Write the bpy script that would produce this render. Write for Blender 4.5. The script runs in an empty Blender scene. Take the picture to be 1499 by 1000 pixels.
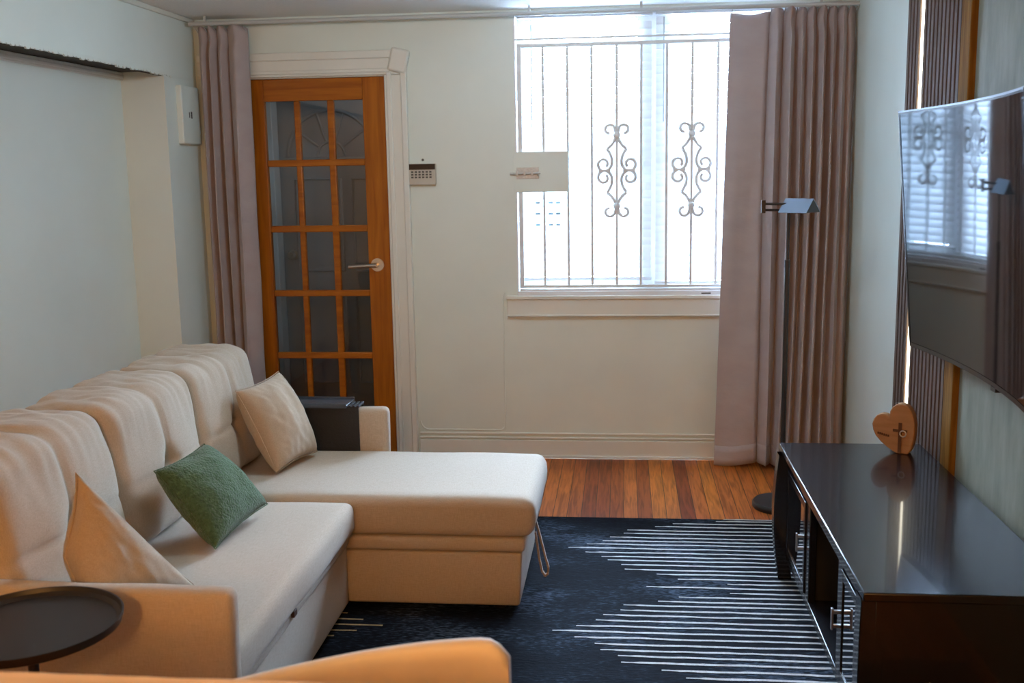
import bpy, bmesh, math, random
from mathutils import Vector, Matrix, noise
random.seed(7)
PI = math.pi
sc = bpy.context.scene
COL = sc.collection

# ------------------------------------------------------------------ room numbers (metres)
D = 5.728          # front wall (with door and window)
XL = -2.32         # left wall plane / beam face
XR = 1.175         # right wall plane
H = 2.42           # ceiling
BACK = -4.6        # wall behind the camera

# ------------------------------------------------------------------ materials
def new_mat(name):
    m = bpy.data.materials.new(name); m.use_nodes = True
    nt = m.node_tree; nt.nodes.clear()
    out = nt.nodes.new('ShaderNodeOutputMaterial')
    return m, nt, out

def N(nt, t, **kw):
    n = nt.nodes.new(t)
    for k, v in kw.items(): setattr(n, k, v)
    return n

def pbr(name, col, rough=0.5, metal=0.0, var=0.0, vscale=(6, 6, 6), bump=0.0, bscale=60, coat=0.0, coat_rough=0.05,
        spec=0.5, sheen=0.0, col2=None):
    m, nt, out = new_mat(name)
    b = N(nt, 'ShaderNodeBsdfPrincipled')
    b.inputs['Base Color'].default_value = (*col, 1)
    b.inputs['Roughness'].default_value = rough
    b.inputs['Metallic'].default_value = metal
    b.inputs['Coat Weight'].default_value = coat
    b.inputs['Coat Roughness'].default_value = coat_rough
    b.inputs['Specular IOR Level'].default_value = spec
    b.inputs['Sheen Weight'].default_value = sheen
    nt.links.new(b.outputs[0], out.inputs[0])
    tc = N(nt, 'ShaderNodeTexCoord')
    if var or col2:
        mp = N(nt, 'ShaderNodeMapping'); mp.inputs['Scale'].default_value = vscale
        nz = N(nt, 'ShaderNodeTexNoise'); nz.inputs['Detail'].default_value = 5; nz.inputs['Scale'].default_value = 1
        rp = N(nt, 'ShaderNodeValToRGB')
        c2 = col2 if col2 else tuple(max(0, c * (1 - var)) for c in col)
        c1 = col if col2 else tuple(min(1, c * (1 + var)) for c in col)
        rp.color_ramp.elements[0].color = (*c2, 1); rp.color_ramp.elements[1].color = (*c1, 1)
        rp.color_ramp.elements[0].position = .3; rp.color_ramp.elements[1].position = .7
        nt.links.new(tc.outputs['Object'], mp.inputs[0]); nt.links.new(mp.outputs[0], nz.inputs[0])
        nt.links.new(nz.outputs[0], rp.inputs[0]); nt.links.new(rp.outputs[0], b.inputs['Base Color'])
    if bump:
        nb = N(nt, 'ShaderNodeTexNoise'); nb.inputs['Scale'].default_value = bscale; nb.inputs['Detail'].default_value = 4
        bm = N(nt, 'ShaderNodeBump'); bm.inputs['Strength'].default_value = bump; bm.inputs['Distance'].default_value = .01
        nt.links.new(tc.outputs['Object'], nb.inputs[0]); nt.links.new(nb.outputs[0], bm.inputs['Height'])
        nt.links.new(bm.outputs[0], b.inputs['Normal'])
    return m

def linen(name, col, dark, scale=1.0, bump=.25):
    """woven linen: crossed fine streak noise"""
    m, nt, out = new_mat(name)
    b = N(nt, 'ShaderNodeBsdfPrincipled'); b.inputs['Roughness'].default_value = .92
    b.inputs['Specular IOR Level'].default_value = .15; b.inputs['Sheen Weight'].default_value = .15
    tc = N(nt, 'ShaderNodeTexCoord')
    outs = []
    for s in ((50, 620, 620), (620, 50, 620), (620, 620, 50)):
        mp = N(nt, 'ShaderNodeMapping'); mp.inputs['Scale'].default_value = tuple(a * scale for a in s)
        nz = N(nt, 'ShaderNodeTexNoise'); nz.inputs['Scale'].default_value = 1; nz.inputs['Detail'].default_value = 2
        nt.links.new(tc.outputs['Object'], mp.inputs[0]); nt.links.new(mp.outputs[0], nz.inputs[0]); outs.append(nz)
    a = N(nt, 'ShaderNodeMath', operation='ADD'); nt.links.new(outs[0].outputs[0], a.inputs[0]); nt.links.new(outs[1].outputs[0], a.inputs[1])
    a2 = N(nt, 'ShaderNodeMath', operation='ADD'); nt.links.new(a.outputs[0], a2.inputs[0]); nt.links.new(outs[2].outputs[0], a2.inputs[1])
    d = N(nt, 'ShaderNodeMath', operation='DIVIDE'); d.inputs[1].default_value = 3; nt.links.new(a2.outputs[0], d.inputs[0])
    rp = N(nt, 'ShaderNodeValToRGB'); rp.color_ramp.elements[0].position = .36; rp.color_ramp.elements[1].position = .62
    rp.color_ramp.elements[0].color = (*dark, 1); rp.color_ramp.elements[1].color = (*col, 1)
    nt.links.new(d.outputs[0], rp.inputs[0]); nt.links.new(rp.outputs[0], b.inputs['Base Color'])
    bp = N(nt, 'ShaderNodeBump'); bp.inputs['Strength'].default_value = bump; bp.inputs['Distance'].default_value = .002
    nt.links.new(d.outputs[0], bp.inputs['Height']); nt.links.new(bp.outputs[0], b.inputs['Normal'])
    nt.links.new(b.outputs[0], out.inputs[0])
    return m

def wood(name, c1, c2, stretch=(14, 14, .9), rough=.35, coat=.2, axis_noise=2.2, spec=.3):
    m, nt, out = new_mat(name)
    b = N(nt, 'ShaderNodeBsdfPrincipled'); b.inputs['Roughness'].default_value = rough; b.inputs['Coat Weight'].default_value = coat
    b.inputs['Coat Roughness'].default_value = .15; b.inputs['Specular IOR Level'].default_value = spec
    tc = N(nt, 'ShaderNodeTexCoord'); mp = N(nt, 'ShaderNodeMapping'); mp.inputs['Scale'].default_value = stretch
    nz = N(nt, 'ShaderNodeTexNoise'); nz.inputs['Scale'].default_value = axis_noise; nz.inputs['Detail'].default_value = 6; nz.inputs['Distortion'].default_value = .6
    rp = N(nt, 'ShaderNodeValToRGB'); rp.color_ramp.elements[0].position = .32; rp.color_ramp.elements[1].position = .7
    rp.color_ramp.elements[0].color = (*c2, 1); rp.color_ramp.elements[1].color = (*c1, 1)
    nt.links.new(tc.outputs['Object'], mp.inputs[0]); nt.links.new(mp.outputs[0], nz.inputs[0])
    nt.links.new(nz.outputs[0], rp.inputs[0]); nt.links.new(rp.outputs[0], b.inputs['Base Color'])
    nt.links.new(b.outputs[0], out.inputs[0])
    return m

def floor_mat():
    m, nt, out = new_mat('oiled_pine_planks')
    b = N(nt, 'ShaderNodeBsdfPrincipled'); b.inputs['Roughness'].default_value = .45; b.inputs['Specular IOR Level'].default_value = .2
    b.inputs['Coat Weight'].default_value = .0; b.inputs['Coat Roughness'].default_value = .25
    tc = N(nt, 'ShaderNodeTexCoord')
    sx = N(nt, 'ShaderNodeSeparateXYZ'); nt.links.new(tc.outputs['Object'], sx.inputs[0])
    # plank index across X, boards of 0.066 m run along Y
    dv = N(nt, 'ShaderNodeMath', operation='DIVIDE'); dv.inputs[1].default_value = .066; nt.links.new(sx.outputs[0], dv.inputs[0])
    fl = N(nt, 'ShaderNodeMath', operation='FLOOR'); nt.links.new(dv.outputs[0], fl.inputs[0])
    fr = N(nt, 'ShaderNodeMath', operation='FRACT'); nt.links.new(dv.outputs[0], fr.inputs[0])
    wn = N(nt, 'ShaderNodeTexWhiteNoise', noise_dimensions='1D'); nt.links.new(fl.outputs[0], wn.inputs['W'])
    rp = N(nt, 'ShaderNodeValToRGB'); e = rp.color_ramp.elements
    e[0].color = (.20, .038, .005, 1); e[1].color = (.54, .165, .018, 1)
    x = e.new(.5); x.color = (.41, .105, .016, 1)
    nt.links.new(wn.outputs['Value'], rp.inputs[0])
    mp = N(nt, 'ShaderNodeMapping'); mp.inputs['Scale'].default_value = (55, 3.2, 1)
    cb = N(nt, 'ShaderNodeCombineXYZ')
    off = N(nt, 'ShaderNodeMath', operation='MULTIPLY'); off.inputs[1].default_value = 13.7; nt.links.new(wn.outputs['Value'], off.inputs[0])
    ad = N(nt, 'ShaderNodeMath', operation='ADD'); nt.links.new(sx.outputs[1], ad.inputs[0]); nt.links.new(off.outputs[0], ad.inputs[1])
    nt.links.new(sx.outputs[0], cb.inputs[0]); nt.links.new(ad.outputs[0], cb.inputs[1])
    nt.links.new(cb.outputs[0], mp.inputs[0])
    nz = N(nt, 'ShaderNodeTexNoise'); nz.inputs['Scale'].default_value = 1.2; nz.inputs['Detail'].default_value = 5; nz.inputs['Distortion'].default_value = 1.0
    nt.links.new(mp.outputs[0], nz.inputs[0])
    r2 = N(nt, 'ShaderNodeValToRGB'); r2.color_ramp.elements[0].position = .35; r2.color_ramp.elements[1].position = .6
    r2.color_ramp.elements[0].color = (.55, .5, .45, 1); r2.color_ramp.elements[1].color = (1.05, 1.0, 1.0, 1)
    nt.links.new(nz.outputs[0], r2.inputs[0])
    mx = N(nt, 'ShaderNodeMix', data_type='RGBA', blend_type='MULTIPLY'); mx.inputs[0].default_value = 1
    nt.links.new(rp.outputs[0], mx.inputs[6]); nt.links.new(r2.outputs[0], mx.inputs[7])
    # dark joints
    g1 = N(nt, 'ShaderNodeMath', operation='LESS_THAN'); g1.inputs[1].default_value = .045; nt.links.new(fr.outputs[0], g1.inputs[0])
    m2 = N(nt, 'ShaderNodeMix', data_type='RGBA'); nt.links.new(g1.outputs[0], m2.inputs[0]); nt.links.new(mx.outputs[2], m2.inputs[6])
    m2.inputs[7].default_value = (.035, .014, .006, 1)
    nt.links.new(m2.outputs[2], b.inputs['Base Color'])
    nt.links.new(b.outputs[0], out.inputs[0])
    return m

def rug_mat():
    m, nt, out = new_mat('black_blue_pile')
    b = N(nt, 'ShaderNodeBsdfPrincipled'); b.inputs['Roughness'].default_value = .95; b.inputs['Specular IOR Level'].default_value = .08
    tc = N(nt, 'ShaderNodeTexCoord')
    def nz(scale, det):
        mp = N(nt, 'ShaderNodeMapping'); mp.inputs['Scale'].default_value = scale
        n = N(nt, 'ShaderNodeTexNoise'); n.inputs['Scale'].default_value = 1; n.inputs['Detail'].default_value = det
        nt.links.new(tc.outputs['Object'], mp.inputs[0]); nt.links.new(mp.outputs[0], n.inputs[0]); return n
    fine = nz((45, 190, 40), 3); big = nz((2.2, 3.6, 1), 3)
    mu = N(nt, 'ShaderNodeMath', operation='MULTIPLY'); nt.links.new(fine.outputs[0], mu.inputs[0]); nt.links.new(big.outputs[0], mu.inputs[1])
    rp = N(nt, 'ShaderNodeValToRGB'); e = rp.color_ramp.elements
    e[0].position = .17; e[0].color = (.004, .005, .008, 1); e[1].position = .42; e[1].color = (.06, .085, .125, 1)
    x = e.new(.28); x.color = (.008, .012, .019, 1)
    nt.links.new(mu.outputs[0], rp.inputs[0]); nt.links.new(rp.outputs[0], b.inputs['Base Color'])
    bp = N(nt, 'ShaderNodeBump'); bp.inputs['Strength'].default_value = .5; bp.inputs['Distance'].default_value = .004
    nt.links.new(fine.outputs[0], bp.inputs['Height']); nt.links.new(bp.outputs[0], b.inputs['Normal'])
    nt.links.new(b.outputs[0], out.inputs[0])
    return m

def glass_mat(name, tint=(1, 1, 1), refl=1.0, rough=0.0):
    m, nt, out = new_mat(name)
    tr = N(nt, 'ShaderNodeBsdfTransparent'); tr.inputs[0].default_value = (*tint, 1)
    gl = N(nt, 'ShaderNodeBsdfGlossy'); gl.inputs['Roughness'].default_value = rough
    fr = N(nt, 'ShaderNodeFresnel'); fr.inputs[0].default_value = 1.5
    mu = N(nt, 'ShaderNodeMath', operation='MULTIPLY'); mu.inputs[1].default_value = refl; nt.links.new(fr.outputs[0], mu.inputs[0])
    mx = N(nt, 'ShaderNodeMixShader'); nt.links.new(mu.outputs[0], mx.inputs[0]); nt.links.new(tr.outputs[0], mx.inputs[1]); nt.links.new(gl.outputs[0], mx.inputs[2])
    nt.links.new(mx.outputs[0], out.inputs[0])
    return m

def blind_mat():
    m, nt, out = new_mat('white_blind_slat')
    d = N(nt, 'ShaderNodeBsdfDiffuse'); d.inputs[0].default_value = (.86, .88, .9, 1)
    t = N(nt, 'ShaderNodeBsdfTranslucent'); t.inputs[0].default_value = (.92, .96, 1, 1)
    mx = N(nt, 'ShaderNodeMixShader'); mx.inputs[0].default_value = .03
    nt.links.new(d.outputs[0], mx.inputs[1]); nt.links.new(t.outputs[0], mx.inputs[2]); nt.links.new(mx.outputs[0], out.inputs[0])
    return m

def emit(name, col, s):
    m, nt, out = new_mat(name)
    e = N(nt, 'ShaderNodeEmission'); e.inputs[0].default_value = (*col, 1); e.inputs[1].default_value = s
    nt.links.new(e.outputs[0], out.inputs[0]); return m

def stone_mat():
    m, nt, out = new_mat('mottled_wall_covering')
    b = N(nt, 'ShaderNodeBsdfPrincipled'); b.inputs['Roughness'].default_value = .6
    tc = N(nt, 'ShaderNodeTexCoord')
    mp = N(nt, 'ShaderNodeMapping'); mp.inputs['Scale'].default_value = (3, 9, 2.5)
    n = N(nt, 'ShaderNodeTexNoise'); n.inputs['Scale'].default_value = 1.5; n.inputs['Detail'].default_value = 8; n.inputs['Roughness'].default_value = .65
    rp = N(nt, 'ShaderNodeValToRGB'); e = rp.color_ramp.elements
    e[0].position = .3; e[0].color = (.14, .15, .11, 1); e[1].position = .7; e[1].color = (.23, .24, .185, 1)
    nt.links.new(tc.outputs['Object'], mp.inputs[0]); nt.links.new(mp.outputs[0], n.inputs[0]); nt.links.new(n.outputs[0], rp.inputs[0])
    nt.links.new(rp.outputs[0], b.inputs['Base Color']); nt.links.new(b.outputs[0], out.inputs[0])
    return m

def curtain_mat():
    m, nt, out = new_mat('mauve_curtain_cloth')
    b = N(nt, 'ShaderNodeBsdfPrincipled'); b.inputs['Roughness'].default_value = .62; b.inputs['Specular IOR Level'].default_value = .35
    b.inputs['Sheen Weight'].default_value = .2
    tc = N(nt, 'ShaderNodeTexCoord')
    mp = N(nt, 'ShaderNodeMapping'); mp.inputs['Scale'].default_value = (5, 5, 9)
    n = N(nt, 'ShaderNodeTexNoise'); n.inputs['Scale'].default_value = 1.2; n.inputs['Detail'].default_value = 4
    rp = N(nt, 'ShaderNodeValToRGB'); e = rp.color_ramp.elements
    e[0].position = .3; e[0].color = (.38, .32, .31, 1); e[1].position = .7; e[1].color = (.42, .36, .35, 1)
    bp = N(nt, 'ShaderNodeBump'); bp.inputs['Strength'].default_value = .25; bp.inputs['Distance'].default_value = .03
    nt.links.new(tc.outputs['Object'], mp.inputs[0]); nt.links.new(mp.outputs[0], n.inputs[0]); nt.links.new(n.outputs[0], rp.inputs[0])
    nt.links.new(rp.outputs[0], b.inputs['Base Color']); nt.links.new(n.outputs[0], bp.inputs['Height']); nt.links.new(bp.outputs[0], b.inputs['Normal'])
    nt.links.new(b.outputs[0], out.inputs[0])
    return m

def tint(m, c):
    m.node_tree.nodes['Principled BSDF'].inputs['Specular Tint'].default_value = (*c, 1); return m
M = {
 'wall_front': pbr('cream_wall_paint', (.71, .775, .71), .42, var=.03, vscale=(3, 3, 3), bump=.12, bscale=9),
 'wall_side': pbr('pale_wall_paint', (.75, .835, .79), .5, var=.03, vscale=(2, 2, 2), bump=.08, bscale=7),
 'trim': pbr('cream_gloss_trim', (.74, .75, .68), .35, var=.03, vscale=(3, 3, 3), bump=.08, bscale=14),
 'ceiling': pbr('ceiling_white', (.82, .84, .83), .8, bump=.25, bscale=45),
 'dark_gap': pbr('dark_bare_wood', (.035, .024, .014), .8, var=.3),
 'white': pbr('white_paint', (.74, .75, .75), .4),
 'floor': floor_mat(),
 'oak': wood('orange_oak', (.40, .122, .006), (.26, .066, .003), (20, 20, 1.3), .36, .08),
 'oak_h': wood('orange_oak_rail', (.40, .122, .006), (.26, .066, .003), (1.3, 20, 20), .36, .08),
 'chrome': pbr('satin_nickel', (.62, .60, .57), .28, 1.0),
 'bolt': pbr('worn_painted_bolt', (.50, .50, .47), .4, .2, var=.15, vscale=(80, 80, 80)),
 'glass': glass_mat('door_pane_glass', (.9, .93, .95)),
 'win_glass': glass_mat('window_pane_glass', (.97, .99, 1)),
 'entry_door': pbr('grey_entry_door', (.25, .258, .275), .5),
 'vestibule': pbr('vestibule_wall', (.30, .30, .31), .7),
 'grille': pbr('hazed_iron', (.74, .77, .76), .5, var=.05, vscale=(30, 30, 30)),  # iron colour raised towards white to imitate window glare haze
 'blind': blind_mat(),
 'blind_rail': pbr('white_blind_rail', (.75, .78, .8), .45),
 'blind_mark': pbr('blind_blue', (.28, .48, .60), .5),
 'cord': pbr('blind_cord', (.42, .45, .47), .7),
 'curtain': curtain_mat(),
 'rod': pbr('painted_steel_track', (.50, .53, .52), .4),
 'black_metal': pbr('black_metal', (.012, .012, .013), .38, 0.0, spec=.5),
 'sheen_plate': pbr('lampshade_blue_sheen', (.32, .39, .48), .30, .92),  # dark lamp shade coloured blue-grey to imitate the bright reflection on it
 'tray_black': pbr('black_tray', (.016, .013, .012), .45),
 'console': pbr('black_brown_lacquer', (.007, .007, .009), .25, spec=.3, coat=.35, coat_rough=.05, var=.2, vscale=(2, 30, 2)),
 'console_glass': pbr('dark_door_glass', (.006, .006, .007), .03, coat=1.0, coat_rough=.01),
 'console_in': pbr('console_interior', (.006, .006, .006), .8),
 'screen': tint(pbr('tv_screen', (.006, .006, .008), .05, spec=.46), (.55, .80, 1.0)),
 'bezel': pbr('tv_bezel', (.015, .016, .018), .25),
 'tv_back': pbr('tv_back', (.01, .01, .01), .5),
 'silver_edge': pbr('tv_edge', (.30, .33, .36), .3, .8),
 'slat': pbr('walnut_slat', (.120, .084, .066), .6, spec=.15, var=.18, vscale=(60, 60, 4)),
 'felt': pbr('charcoal_felt', (.030, .027, .026), .95),
 'led': emit('led_light', (1.0, .93, .74), 9.0),
 'gold_wood': wood('golden_wood', (.25, .125, .026), (.13, .06, .012), (30, 30, 2), .7, 0, spec=.06),
 'stone': stone_mat(),
 'linen': linen('oat_linen', (.53, .45, .355), (.41, .335, .25)),
 'pillow_linen': linen('sand_linen', (.50, .40, .295), (.385, .30, .215)),
 'green': pbr('green_boucle', (.075, .15, .065), .95, bump=.9, bscale=140, sheen=.2, col2=(.038, .085, .034), vscale=(90, 90, 90)),
 'sofa_foot': pbr('black_foot', (.01, .01, .01), .6),
 'tag': pbr('brown_tab', (.10, .05, .03), .7),
 'strap': linen('strap_linen', (.44, .36, .28), (.30, .24, .18)),
 'organizer': pbr('black_organizer_cloth', (.012, .012, .014), .6, bump=.2, bscale=120),
 'organizer_top': pbr('organizer_tray_sheen', (.05, .06, .075), .25),  # black tray top tinted lighter blue to imitate its bluish reflection
 'rug': rug_mat(),
 'rug_stripe': pbr('ivory_stripe', (.50, .52, .52), .95, var=.12, vscale=(120, 40, 10)),
 'rug_gold': pbr('gold_stripe', (.42, .33, .17), .95, var=.15, vscale=(120, 40, 10)),
 'heart': wood('beech_wood', (.38, .20, .09), (.30, .15, .062), (3, 3, 18), .55, 0),
 'engrave': pbr('engraved_dark', (.09, .035, .012), .8),
 'keypad': pbr('ivory_plastic', (.52, .48, .40), .5),
 'lcd': pbr('dark_display', (.012, .010, .010), .3),
 'button': pbr('grey_button', (.10, .09, .075), .6),
 'tan': pbr('tan_leather', (.85, .76, .62), .55, var=.06, vscale=(9, 9, 9)),
 'counter': wood('light_wood_counter', (.78, .58, .36), (.56, .38, .20), (1.5, 14, 14), .5, 0),
 'chair_leg': pbr('black_chair_leg', (.02, .02, .02), .5),
}

# ------------------------------------------------------------------ object helpers
BASE = {}
def tag(o, label=None, cat=None, group=None, kind=None):
    if label: o['label'] = label
    if cat: o['category'] = cat
    if group: o['group'] = group
    if kind: o['kind'] = kind
    return o

def thing(name, loc, label, cat, group=None, kind=None):
    o = bpy.data.objects.new(name, None); COL.objects.link(o); o.location = loc
    o.empty_display_size = .1
    BASE[o.name] = Vector(loc)
    return tag(o, label, cat, group, kind)

class MB:
    """collects shapes in room coordinates; build() links them as one mesh object"""
    def __init__(s): s.bm = bmesh.new(); s.mi = 0
    def _m(s, fs):
        for f in fs: f.material_index = s.mi
    def box(s, a, b, mi=None):
        x0, y0, z0 = [min(p, q) for p, q in zip(a, b)]; x1, y1, z1 = [max(p, q) for p, q in zip(a, b)]
        v = [s.bm.verts.new(p) for p in ((x0,y0,z0),(x1,y0,z0),(x1,y1,z0),(x0,y1,z0),(x0,y0,z1),(x1,y0,z1),(x1,y1,z1),(x0,y1,z1))]
        fs = [s.bm.faces.new([v[i] for i in q]) for q in ((3,2,1,0),(4,5,6,7),(0,1,5,4),(1,2,6,5),(2,3,7,6),(3,0,4,7))]
        s._m(fs); return s
    def obox(s, c, ax, ay, az):
        c, ax, ay, az = map(Vector, (c, ax, ay, az))
        v = [s.bm.verts.new(c + ax*i + ay*j + az*k) for k in (-1,1) for (i,j) in ((-1,-1),(1,-1),(1,1),(-1,1))]
        fs = [s.bm.faces.new([v[i] for i in q]) for q in ((3,2,1,0),(4,5,6,7),(0,1,5,4),(1,2,6,5),(2,3,7,6),(3,0,4,7))]
        s._m(fs); return s
    def ring(s, c, u, w, r, n):
        return [s.bm.verts.new(c + u*(r*math.cos(2*PI*i/n)) + w*(r*math.sin(2*PI*i/n))) for i in range(n)]
    def tube(s, pts, r, n=10, closed=False, cap=True):
        pts = [Vector(p) for p in pts]; k = len(pts)
        rr = r if isinstance(r, (list, tuple)) else [r]*k
        rings = []; u = None
        for i, p in enumerate(pts):
            if closed: t = pts[(i+1) % k] - pts[i-1]
            else: t = pts[min(i+1, k-1)] - pts[max(i-1, 0)]
            t.normalize()
            if u is None: u = t.orthogonal().normalized()
            else:
                u = u - t*u.dot(t)
                u = u.normalized() if u.length > 1e-6 else t.orthogonal().normalized()
            rings.append(s.ring(p, u, t.cross(u), rr[i], n))
        fs = []
        for i in range(k if closed else k-1):
            a, b = rings[i], rings[(i+1) % k]
            for j in range(n): fs.append(s.bm.faces.new((a[j], a[(j+1) % n], b[(j+1) % n], b[j])))
        if cap and not closed:
            fs.append(s.bm.faces.new(rings[0][::-1])); fs.append(s.bm.faces.new(rings[-1]))
        s._m(fs); return s
    def cyl(s, a, b, r, n=24, r2=None):
        return s.tube([a, b], [r, r if r2 is None else r2], n)
    def lathe(s, prof, c, n=48):
        """prof: list of (radius, z) ; closed at radius 0"""
        c = Vector(c); prev = None; fs = []
        for r, z in prof:
            cur = [s.bm.verts.new(c + Vector((0,0,z)))] if r < 1e-6 else [s.bm.verts.new(c + Vector((r*math.cos(2*PI*i/n), r*math.sin(2*PI*i/n), z))) for i in range(n)]
            if prev:
                for i in range(n):
                    j = (i+1) % n
                    a = [prev[i % len(prev)], prev[j % len(prev)]]; b = [cur[j % len(cur)], cur[i % len(cur)]]
                    q = []
                    for v in a + b:
                        if v not in q: q.append(v)
                    if len(q) > 2: fs.append(s.bm.faces.new(q))
            prev = cur
        s._m(fs); return s
    def prism(s, poly, d):
        """poly: list of 3D points, extruded by vector d"""
        d = Vector(d); a = [s.bm.verts.new(p) for p in poly]; b = [s.bm.verts.new(Vector(p) + d) for p in poly]
        n = len(poly); fs = [s.bm.faces.new(a[::-1]), s.bm.faces.new(b)]
        for i in range(n): fs.append(s.bm.faces.new((a[i], a[(i+1) % n], b[(i+1) % n], b[i])))
        s._m(fs); return s
    def grid(s, f, nu, nv, closed_u=False):
        v = [[s.bm.verts.new(f(i/nu, j/nv)) for j in range(nv+1)] for i in range(nu + (0 if closed_u else 1))]
        fs = []
        for i in range(nu):
            a = v[i]; b = v[(i+1) % len(v)]
            for j in range(nv): fs.append(s.bm.faces.new((a[j], b[j], b[j+1], a[j+1])))
        s._m(fs); return s
    def soft(s, lo, hi, r, step=.04, disp=None):
        """rounded box with an optional displacement disp(p, n) -> p"""
        lo, hi = Vector(lo), Vector(hi); r = min(r, *(0.499*(hi[i]-lo[i]) for i in range(3)))
        start = len(s.bm.verts)
        def axis(i):
            L = hi[i]-lo[i]; inner = L-2*r; k = max(1, round(inner/step)); m = max(3, min(6, round(r/step*2)))
            t = [lo[i] + r*(1-math.cos(a*PI/2/m)) for a in range(m)]
            t += [lo[i]+r+inner*a/k for a in range(k+1)]
            t += [hi[i] - r*(1-math.cos((m-a)*PI/2/m)) for a in range(1, m+1)]
            return t
        A = [axis(i) for i in range(3)]; cache = {}; fs = []
        def V(i, j, k):
            key = (i, j, k)
            if key not in cache:
                q = Vector((A[0][i], A[1][j], A[2][k]))
                c = Vector([min(max(q[t], lo[t]+r), hi[t]-r) for t in range(3)])
                d = q-c; nrm = d.normalized() if d.length > 1e-9 else Vector((0,0,1))
                p = c + nrm*r
                if disp: p = disp(p, nrm)
                cache[key] = s.bm.verts.new(p)
            return cache[key]
        nx, ny, nz = len(A[0])-1, len(A[1])-1, len(A[2])-1
        for i in range(nx):
            for j in range(ny):
                fs.append(s.bm.faces.new((V(i,j,0), V(i,j+1,0), V(i+1,j+1,0), V(i+1,j,0))))
                fs.append(s.bm.faces.new((V(i,j,nz), V(i+1,j,nz), V(i+1,j+1,nz), V(i,j+1,nz))))
        for i in range(nx):
            for k in range(nz):
                fs.append(s.bm.faces.new((V(i,0,k), V(i+1,0,k), V(i+1,0,k+1), V(i,0,k+1))))
                fs.append(s.bm.faces.new((V(i,ny,k), V(i,ny,k+1), V(i+1,ny,k+1), V(i+1,ny,k))))
        for j in range(ny):
            for k in range(nz):
                fs.append(s.bm.faces.new((V(0,j,k), V(0,j,k+1), V(0,j+1,k+1), V(0,j+1,k))))
                fs.append(s.bm.faces.new((V(nx,j,k), V(nx,j+1,k), V(nx,j+1,k+1), V(nx,j,k+1))))
        s._m(fs); return s
    def build(s, name, mats, parent=None, origin=None, bevel=0, smooth=None, seg=2, subsurf=0):
        if not isinstance(mats, (list, tuple)): mats = [mats]
        bmesh.ops.recalc_face_normals(s.bm, faces=s.bm.faces[:])
        if parent is not None: off = BASE.get(parent.name, Vector())
        elif origin is not None: off = Vector(origin)
        else:
            xs = [v.co for v in s.bm.verts]
            off = Vector(((min(c.x for c in xs)+max(c.x for c in xs))/2, (min(c.y for c in xs)+max(c.y for c in xs))/2, min(c.z for c in xs)))
        for v in s.bm.verts: v.co -= off
        me = bpy.data.meshes.new(name); s.bm.to_mesh(me); s.bm.free()
        for m in mats: me.materials.append(m)
        o = bpy.data.objects.new(name, me); COL.objects.link(o)
        if parent is not None: o.parent = parent; BASE[o.name] = off.copy()
        else: o.location = off; BASE[o.name] = off.copy()
        if bevel:
            b = o.modifiers.new('bevel', 'BEVEL'); b.width = bevel; b.segments = seg; b.limit_method = 'ANGLE'; b.angle_limit = math.radians(40)
            b.harden_normals = False
            me.shade_smooth(); me.set_sharp_from_angle(angle=math.radians(70))
        if subsurf:
            u = o.modifiers.new('sub', 'SUBSURF'); u.levels = subsurf; u.render_levels = subsurf
        if smooth is not None:
            me.shade_smooth(); me.set_sharp_from_angle(angle=math.radians(smooth))
        return o

def S(name, mb, m, label, cat, **kw):
    return tag(mb.build(name, m, **kw), label, cat, kind='structure')

# ------------------------------------------------------------------ SETTING
S('floor', MB().box((-3.0, BACK, -.06), (XR+.2, D+1.4, 0)), M['floor'], 'orange pine plank floor running under the rug', 'floor', origin=(0, 0, 0))
S('ceiling', MB().box((-3.0, BACK, H), (XR+.2, D+.14, H+.08)), M['ceiling'], 'off-white plaster ceiling above the whole room', 'ceiling')

DX0, DX1, DZ = -2.05, -1.265, 2.108        # door opening
WX0, WX1, WZ0, WZ1 = -.575, .90, .935, 2.405   # window opening
T = .14
w = MB()
w.box((-3.0, D, 0), (DX0, D+T, H)).box((DX0, D, DZ), (DX1, D+T, H)).box((DX1, D, 0), (WX0, D+T, H))
w.box((WX0, D, 0), (WX1, D+T, WZ0)).box((WX0, D, WZ1), (WX1, D+T, H)).box((WX1, D, 0), (XR+.2, D+T, H))
S('wall_front', w, M['wall_front'], 'cream painted wall with the glazed door and barred window', 'wall')

# left side: recessed wall, dropped beam above it, return beside the curtain
RX = -2.55
w = MB(); w.box((RX-.1, BACK, 0), (RX, 5.31, 2.30))
S('wall_left', w, M['wall_side'], 'pale blue-grey recessed wall behind the sofa', 'wall')
w = MB(); w.box((RX-.1, 5.31, 0), (XL, D, 2.10))
S('wall_return', w, M['wall_side'], 'short wall return between the recess and the corner curtain', 'wall')
w = MB(); w.box((XL-.03, BACK, 2.098), (XL, D, H)); w.box((RX-.1, BACK, 2.127), (XL-.03, D, H)); w.box((RX-.1, 5.312, 2.098), (XL-.03, D, 2.127))
S('wall_beam', w, M['wall_side'], 'dropped pale wall section above the recess with ragged lower edge', 'wall')
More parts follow.
